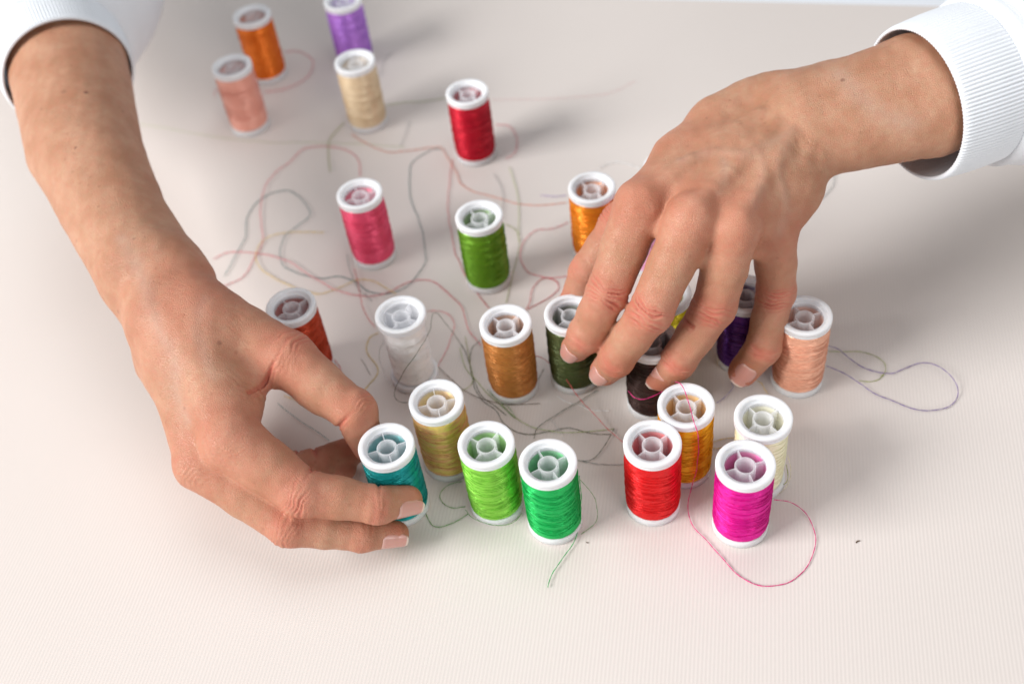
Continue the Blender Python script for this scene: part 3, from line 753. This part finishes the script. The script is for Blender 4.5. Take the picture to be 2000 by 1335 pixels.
# ---- sweatshirt: two ribbed cuffs and the sleeves behind them
def cloth_mat(name, col):
    m, nt, b = nm(name); b.inputs['Base Color'].default_value = (*col, 1); b.inputs['Roughness'].default_value = .9
    b.inputs['Sheen Weight'].default_value = .1
    tc = node(nt, 'ShaderNodeTexCoord'); no = node(nt, 'ShaderNodeTexNoise'); no.inputs['Scale'].default_value = 1400; no.inputs['Detail'].default_value = 4
    nt.links.new(tc.outputs['Object'], no.inputs['Vector'])
    bp = node(nt, 'ShaderNodeBump'); bp.inputs['Strength'].default_value = .6; bp.inputs['Distance'].default_value = .0003
    nt.links.new(no.outputs[0], bp.inputs['Height']); nt.links.new(bp.outputs[0], b.inputs['Normal'])
    return m
CLOTH = cloth_mat("white_jersey", (.76, .785, .82))
def ring_tube(secs, thick, n=360, ribs=0, amp=0., folds=0., seed=0):
    """double-walled tube through sections (centre, half width, half height, side, up); first and last rims closed"""
    rs = np.random.RandomState(seed); th = np.arange(n)*2*math.pi/n; rows = []
    ph = rs.uniform(0, 6.28, 6)
    for wall in (0, 1):
        sl = range(len(secs)) if wall == 0 else range(len(secs)-1, -1, -1)
        for i in sl:
            c, a, b_, s_, u_ = secs[i]; t = i/(len(secs)-1)
            k = 1+(amp/a)*(np.abs(np.sin(th*ribs/2))*2-1)*(1 if wall == 0 else .6)
            if folds: k = k+folds*(np.sin(2*th+ph[0]+5*t)*.5+np.sin(3*th+ph[1]-7*t)*.35+.3*np.sin(5*th+ph[2]+9*t))*min(1, t*2.2)
            aa, bb = (a, b_) if wall == 0 else (a-thick, b_-thick)
            rows.append(c+np.outer(aa*k*np.cos(th), s_)+np.outer(bb*k*np.sin(th), u_))
    V = np.array(rows); m = len(V); i, k = np.meshgrid(np.arange(m), np.arange(n), indexing='ij'); i2, k2 = (i+1) % m, (k+1) % n
    Fc = np.stack([i*n+k, i2*n+k, i2*n+k2, i*n+k2], -1).reshape(-1, 4)
    return V.reshape(-1, 3), Fc
def sleeve(c0, ax, side, a0, b0, cuff_len, sl_len, drop, seed, shift, lat=0., fat=0.):
    ax = nrm(ax); side = nrm(side-ax*(side@ax)); up = np.cross(side, ax); up = up if up[2] > 0 else -up
    secs = []
    # cuff: rolled edge, slightly barrelled
    for t in np.linspace(0, 1, 16):
        e = .10*math.sqrt(max(0, 1-(1-min(t/.08, 1))**2))
        secs.append((c0+ax*cuff_len*t+up*shift[0]*(1-t), a0-.04+e*.3+.10*t+.05*math.sin(3.14*t), b0-.06+e*.6+.10*t+.05*math.sin(3.14*t), side, up))
    cuff = ring_tube(secs, .08, 720, 130, .036)
    secs = []
    for t in np.linspace(0, 1, 60):
        g = 1-math.exp(-t*9)
        lip = .13*math.exp(-((t*sl_len-.25)/.22)**2)
        secs.append((c0+ax*(cuff_len*.97+sl_len*t)+up*drop*t+side*(lat*g), a0+.12+lip+(.75+fat)*g+.9*t, b0+.12+lip+.65*g+.9*t, side, up))
    sl = ring_tube(secs, .14, 240, 0, 0, .05, seed=seed)
    return cuff, sl
cr, slr = sleeve(at(1784, 200, 8.75), axR, fa_side, 2.95, 2.85, 2.6, 16, -1.0, 2, (-.1, 0))
cl, sll = sleeve(at(136, 148, 6.75), (cuL-wl_c)*[1, 1, 0]+[0, 0, .3], faL, 2.9, 2.9, 2.2, 16, 1.0, 5, (.0, 0), 1.2, 1.1)
for (V, Fc), (V2, F2) in ((slr, cr), (sll, cl)):
    s_ = link("sleeve", mesh("sleeve", V-off, Fc), CLOTH, person)
    link("cuff", mesh("cuff", V2-off, F2), CLOTH, s_)
# ------------------------------------------------------------------ loose threads (each a strand of its own)
def c7(x, y): return x/2.353+400, y/2.353+260
def c8(x, y): return x/2.857+400, y/2.857
def c4(x, y): return x/2.782+650, y/2.782+680
def c5(x, y): return x/2.667+1150, y/2.667+680
def c6(x, y): return x/3.514+1500, y/3.514+620
def cw(x, y): return x/5.564+680, y/5.564+560
def c2(x, y): return x/2.0227+150, y/2.0227+450
def fl(x, y): return x, y
COLS = dict(teal=(.05, .17, .18), red=(.62, .05, .06), rose=(.75, .17, .20), yellow=(.72, .50, .08), grey=(.22, .24, .24), moss=(.30, .34, .06),
    palegreen=(.42, .50, .20), coral=(.72, .24, .14), olive=(.06, .075, .03), brown=(.12, .07, .04), white=(.85, .85, .85), magenta=(.72, .02, .22),
    purple=(.15, .08, .30), lime=(.10, .30, .04), green=(.05, .42, .12), violet=(.36, .26, .55), cream=(.78, .72, .5))
TM = {}
rst = np.random.RandomState(7); lvl = [0]
def thread(label, col, cs, pts, r=.024, z=None, cat="thread"):
    """pts = spots of the photograph in the frame cs, optionally (x, y, height)"""
    if col not in TM: TM[col] = strand_mat("strand_"+col, COLS[col])
    P = []; r *= .74
    for q in pts:
        u, v = cs(q[0], q[1]); hz = q[2] if len(q) > 2 else None
        P.append(at(u, v, (hz if hz is not None else 0)+r+.01))
    lvl[0] += 1
    Q = smooth_path(P, .10)
    k_ = np.arange(len(Q))*.10; e_ = np.minimum(1, np.minimum(k_, k_[::-1])*.5)   # small kinks of a strand that was wound
    for ax in (0, 1):
        Q[:, ax] += e_*(.022*np.sin(k_*2.3+rst.uniform(0, 6.3)+1.2*np.sin(k_*.9))+.010*np.sin(k_*6.1+rst.uniform(0, 6.3)))
    Q[:, 2] += .025*(1+np.sin(np.arange(len(Q))*.06+lvl[0]*1.7))+.012*lvl[0] % .06   # springy strand, lying over the ones before
    Q[:, 2] = np.maximum(Q[:, 2], r+.004)
    c = Q[len(Q)//2]*[1, 1, 0]
    # two plies twisted together
    a = np.arange(len(Q))*.9
    T = np.gradient(Q, axis=0); T /= np.linalg.norm(T, axis=1)[:, None]+1e-9
    N = np.cross(T, [0, 0, 1.]); N /= np.linalg.norm(N, axis=1)[:, None]+1e-9
    Z = np.cross(N, T)
    d = (np.cos(a)[:, None]*N+np.sin(a)[:, None]*Z)*r*.42
    V, Fc = join([tube(Q+d-c, r*.62, 5), tube(Q-d-c, r*.62, 5)])
    o = link("loose_thread", mesh("loose_thread", V, Fc), TM[col]); o.location = Vector(c)*U
    tag(o, label, cat, "loose threads lying on the sheet")
    return o
thread("greyish teal thread in a wide S between the left wrist and the raspberry pink spool", 'teal', c7,
    [(90,660),(130,590),(185,480),(190,400),(240,320),(330,270),(410,275),(485,370),(430,430),(370,480),(345,560),(375,620),(500,665),(620,660),(690,685),(760,730),(850,735),(940,700),(1010,600),(1012,520),(985,400),(945,300),(940,200),(960,130),(1040,80),(1085,75)], .023)
thread("faded red thread arching from the left wrist up and over to the raspberry pink spool", 'rose', c7,
    [(60,715),(120,690),(185,655),(235,560),(265,500),(260,400),(265,290),(320,190),(400,130),(450,80),(540,62),(640,75),(705,120),(715,200)], .026)
thread("long rose thread from the left wrist under the raspberry spool to the copper spool", 'rose', c7,
    [(40,580),(110,550),(210,553),(300,565),(400,600),(470,650),(540,690),(620,730),(720,750),(830,740),(930,690),(1000,675),(1060,690),(1120,740),(1180,800),(1210,900),(1270,980)], .026)
thread("yellow thread with a short straight end, curling down above the rust orange spool", 'yellow', c7,
    [(550,462),(440,460),(340,470),(270,500),(240,550),(250,610),(310,665),(390,700),(510,742),(600,720),(700,680),(770,685),(830,715),(880,745)])
thread("yellow thread curving beside the left of the waisted white spool", 'yellow', c7, [(800,920),(760,940),(745,1000),(790,1070),(790,1110),(750,1160),(720,1200)])
thread("short ochre thread end just left of the yellow curve by the white spool", 'brown', cw, [(140,790),(180,840),(215,910),(245,960)], .016)
thread("grey thread dropping from the foot of the raspberry pink spool", 'grey', c7, [(655,560),(662,610),(680,660),(710,720),(745,750),(770,775)])
thread("thin red thread hanging from the raspberry pink spool down to the white spool", 'red', c7, [(690,630),(705,700),(725,790),(750,850),(785,895)], .02)
thread("blurred yellow green thread hook below the beige spool", 'moss', c8, [(780,690),(700,780),(690,850),(700,960)], .028)
thread("orange pink thread snaking from the beige spool past the crimson to the golden orange one", 'coral', fl,
    [(687,262),(708,276),(736,290),(764,297),(802,294),(848,289),(863,292),(884,324),(901,358),(927,375),(965,385),(1016,398),(1063,400),(1107,396)], .026)
thread("faded red thread running straight down from the crimson spool past the leaf green spool", 'red', c7, [(1140,120),(1125,220),(1120,350),(1140,500),(1180,620),(1240,720),(1305,805)], .022)
thread("moss green thread curling round the right side of the leaf green spool", 'moss', c7, [(1375,420),(1430,450),(1445,510),(1430,600),(1405,700),(1385,780)], .022)
thread("pale green thread below the crimson spool, above the leaf green one", 'palegreen', c7, [(1400,160),(1430,250),(1442,350),(1443,500)], .022)
thread("short grey thread behind the rim of the leaf green spool", 'grey', c7, [(1330,190),(1362,250),(1372,330),(1368,400)], .018)
thread("dull red thread looping round the left side of the golden orange spool", 'rose', c7, [(1670,412),(1600,440),(1520,452),(1460,510),(1450,580),(1490,640),(1580,665),(1670,655),(1730,625)])
thread("small red thread loop like a teardrop behind the copper and dark olive spools", 'red', c7, [(1470,820),(1490,790),(1510,710),(1560,668),(1610,680),(1625,715),(1590,750),(1540,780),(1485,808)])
thread("dark green thread rising in a pointed arch in front of the waisted white spool", 'olive', cw,
    [(650,1262,.1),(560,1252,.3),(505,1195,.8),(510,1110,1.3),(580,970,2.1),(680,830,2.7),(780,690,2.8),(870,520,2.4),(912,370,1.8),(942,292,1.2),(1010,340,.7),(1100,450,.3),(1200,590,.0),(1290,760),(1360,980),(1450,1180),(1600,1300),(1720,1400)], .018)
thread("rose thread hooked behind the right side of the waisted white spool", 'rose', cw, [(850,272),(960,265),(1090,310),(1160,420),(1110,600),(1050,740),(980,870),(960,990)], .02)
thread("dark thread from the white spool to a brown end under the copper spool", 'brown', c4, [(575,108),(640,170),(720,240),(800,275),(880,300),(960,312),(1060,308),(1127,303)], .022)
thread("long dark olive thread sagging between the golden and copper spools to the bright red one", 'olive', c4, [(800,-40),(750,20),(760,180),(800,270),(880,330),(930,400),(990,450),(1080,470),(1180,450),(1280,435),(1400,465),(1510,470)], .018)
thread("light moss green thread crossing under the copper spool towards the bright red spool", 'palegreen', c4, [(690,0),(720,100),(790,190),(850,260),(920,310),(960,350),(1060,420),(1150,450),(1260,460),(1400,455),(1530,440)], .020)
thread("short green thread end poking out left of the copper spool foot", 'moss', c4, [(720,-60),(745,80),(765,170),(740,215),(700,235)], .018)
thread("green thread bending to a point below the foot of the copper spool", 'lime', c4, [(840,230),(900,290),(960,330),(995,385),(950,345),(900,300)], .016)
thread("dark thread curling from the emerald spool up to the dark olive spool", 'olive', c4, [(1095,495),(1110,440),(1190,380),(1310,310),(1440,230)], .018)
thread("white thread with a gentle wave below the dark olive spool", 'white', c4, [(1220,260),(1280,295),(1350,310),(1400,335),(1500,340)], .024)
thread("thin white thread crossing the dark ones between the emerald and olive spools", 'white', c4, [(1185,385),(1225,440),(1258,500)], .014)
thread("dark thread ending in a white stretch between the emerald and bright red spools", 'olive', c4, [(1530,440),(1480,530),(1420,600),(1370,615),(1330,612)], .018)
thread("pale grey thread lying straight between the emerald and bright red spool rims", 'grey', c4, [(1330,612),(1430,628),(1530,635),(1590,630)], .016)
thread("coral red thread slanting from the copper spool past the olive to the bright red one", 'red', fl,
    [(1044,696,1.2),(1056,699,1.0),(1072,710,.95),(1106,744,.8),(1135,783,.5),(1154,803,.3),(1185,838,.1),(1217,866)], .020)
thread("dark thread hugging the right foot of the copper spool", 'olive', c7, [(1558,1085),(1530,1140),(1500,1195),(1440,1240),(1370,1250)], .018)
thread("lime green thread loop left of the lime spool foot", 'lime', c4, [(705,725),(630,745),(585,790),(600,840),(650,868),(722,860)], .018)
thread("lime green thread running along the table from the lime spool to the teal one", 'lime', c4, [(735,900),(670,940),(590,970),(545,965),(520,930),(505,895)], .020)
thread("lime thread wrapped close round the front foot of the lime spool", 'lime', c4, [(722,880,.1),(760,925,.1),(850,958,.1),(930,965,.1),(990,945,.1),(1030,900,.1)], .018)
thread("bright green thread tail hanging from the emerald spool towards the lower edge", 'green', c4, [(1340,700,2.6),(1352,850,1.1),(1345,960,.2),(1310,1050),(1250,1140),(1195,1220),(1172,1285),(1170,1300)], .024)
thread("thin dark green thread bulging right of the emerald spool", 'lime', c4, [(1345,715,2.2),(1400,780,1.4),(1435,850,.6),(1430,940,.1),(1350,1008)], .014)
thread("magenta thread crossing the amber rim and looping wide round the fuchsia spool", 'magenta', c5,
    [(450,176,3.80),(475,183,3.80),(500,220,3.80),(520,290,3.80),(545,380,3.80),(570,460,3.4),(575,540,2.6),(560,640,1.4),(530,730,.5),(518,800,.1),(525,880),(560,950),(640,1030),(720,1120),(790,1190),(860,1225),(950,1235),(1040,1215),(1120,1160),(1170,1080),(1182,1000),(1165,930),(1120,850,.1),(1050,805,.3),(965,792,.6)], .023)
thread("magenta thread sagging across the dark brown spool", 'magenta', c5, [(205,225,1.9),(240,262,1.9),(290,270,1.9),(365,240,2.0),(400,215,2.1)], .022)
thread("purple thread in a big loop on the table to the right of the salmon spool", 'purple', c6,
    [(415,205,.25),(480,225,.2),(560,290,.15),(650,345),(750,380),(850,388),(930,360),(1010,325),(1090,318,.1),(1180,345,.2),(1260,405,.2),(1300,480,.1),(1295,560),(1240,615),(1150,640),(1060,640),(950,615),(820,570),(730,530),(640,465,.1),(530,395,.2),(400,340,.3)], .024)
thread("moss green thread loop right of the salmon spool under the purple one", 'moss', c6, [(415,240),(520,240),(640,240),(740,270),(800,320),(805,375),(770,412)], .020)
thread("short moss green thread arc inside the purple loop", 'moss', c6, [(625,432),(700,440),(760,425),(795,392)], .020)
thread("yellow thread stretched between the amber and cream spools", 'yellow', c5, [(640,493),(700,475),(755,470)], .02)
thread("bright yellow thread snippet in the gap beside the amber spool", 'yellow', c5, [(645,522),(668,526),(700,520)], .022)
thread("cream thread loop drooping at the right foot of the cream spool", 'cream', c5, [(1035,560,1.4),(1050,620,.8),(1045,690,.2),(1015,740),(965,775)], .018)
thread("olive yellow thread snippet against the right side of the cream spool", 'moss', c5, [(1028,610,1.2),(1036,660,.8),(1030,700,.5),(1012,715,.4)], .022)
thread("purple thread curling behind the amber spool towards the little finger", 'purple', c5, [(665,288),(700,265),(730,235),(752,205),(742,180)], .018)
thread("yellow thread under the little fingertip", 'yellow', c5, [(862,165),(900,185),(915,215),(935,240)], .018)
thread("blurred pink thread loop round the right of the burnt orange spool", 'rose', c8, [(440,292),(530,290),(600,340),(590,410),(540,460),(440,505),(330,520)], .026)
thread("blurred rose thread loop at the right foot of the crimson spool", 'rose', c8, [(1620,700),(1700,710),(1745,780),(1730,860),(1680,892)], .026)
thread("short blurred red thread end left of the peach spool", 'rose', c8, [(55,545),(65,510),(90,490)], .022)
thread("long faint olive thread running across the back from the peach spool under the beige", 'palegreen', fl, [(272,243),(335,252),(420,268),(524,279),(629,279),(700,281),(790,287)], .013)
thread("faint green thread between the beige and crimson spools", 'palegreen', c8, [(1010,590),(1100,575),(1200,570),(1340,552)], .022)
thread("faint grey thread standing near the beige spool foot", 'grey', c8, [(1150,680),(1125,740),(1095,820)], .016)
thread("faint grey thread arc right of the beige spool rim", 'grey', c8, [(1050,300),(1000,350),(985,430)], .018)
thread("faint pink thread arc lying far back near the right hand", 'rose', fl, [(1240,160),(1200,180),(1150,190),(1050,196),(960,198)], .008)
thread("short violet thread end left of the golden orange spool rim", 'violet', fl, [(1056,381),(1082,384),(1106,382)], .024)
thread("white thread arc behind the golden orange spool beside the right hand", 'white', fl, [(1168,332),(1185,322),(1210,319),(1250,331)], .026)
thread("grey thread arc below the right wrist", 'grey', fl, [(1630,340),(1626,365),(1610,385),(1580,400)], .022)
thread("red thread curl at the foot of the rust orange spool", 'red', c2, [(1000,495),(1030,525),(1045,555),(1035,578),(1015,560),(1008,535)], .02)
thread("teal thread lying in the gap between the left thumb and index finger", 'teal', c2, [(795,685),(860,740),(940,790),(1000,835)], .018)
thread("yellow thread beside the root of the left thumb", 'yellow', c2, [(820,655),(860,670),(905,692)], .02)
thread("white thread bowing out left of the waisted white spool", 'white', cw, [(390,600,2.2),(345,680,1.6),(340,780,1.0),(380,900,.5),(410,980,.2),(470,1080)], .018)

def lint(label, u, v, pts, r, col):
    if col not in TM: TM[col] = strand_mat("strand_"+col, COLS[col])
    P = smooth_path([at(u+a, v+b, 0)+[0, 0, r+.005] for a, b in pts], .03); c = P[len(P)//2]*[1, 1, 0]
    o = link("lint", mesh("lint", *tube(P-c, r, 5)), TM[col]); o.location = Vector(c)*U; tag(o, label, "lint")
lint("tiny dark fleck of lint on the sheet right of the fuchsia spool", 1676, 1058, [(-4, 2), (-2, -1), (3, -2)], .022, 'brown')
lint("tiny dark fleck of lint on the sheet right of the emerald spool foot", 1147, 1059, [(-2, 0), (2, 1)], .02, 'brown')
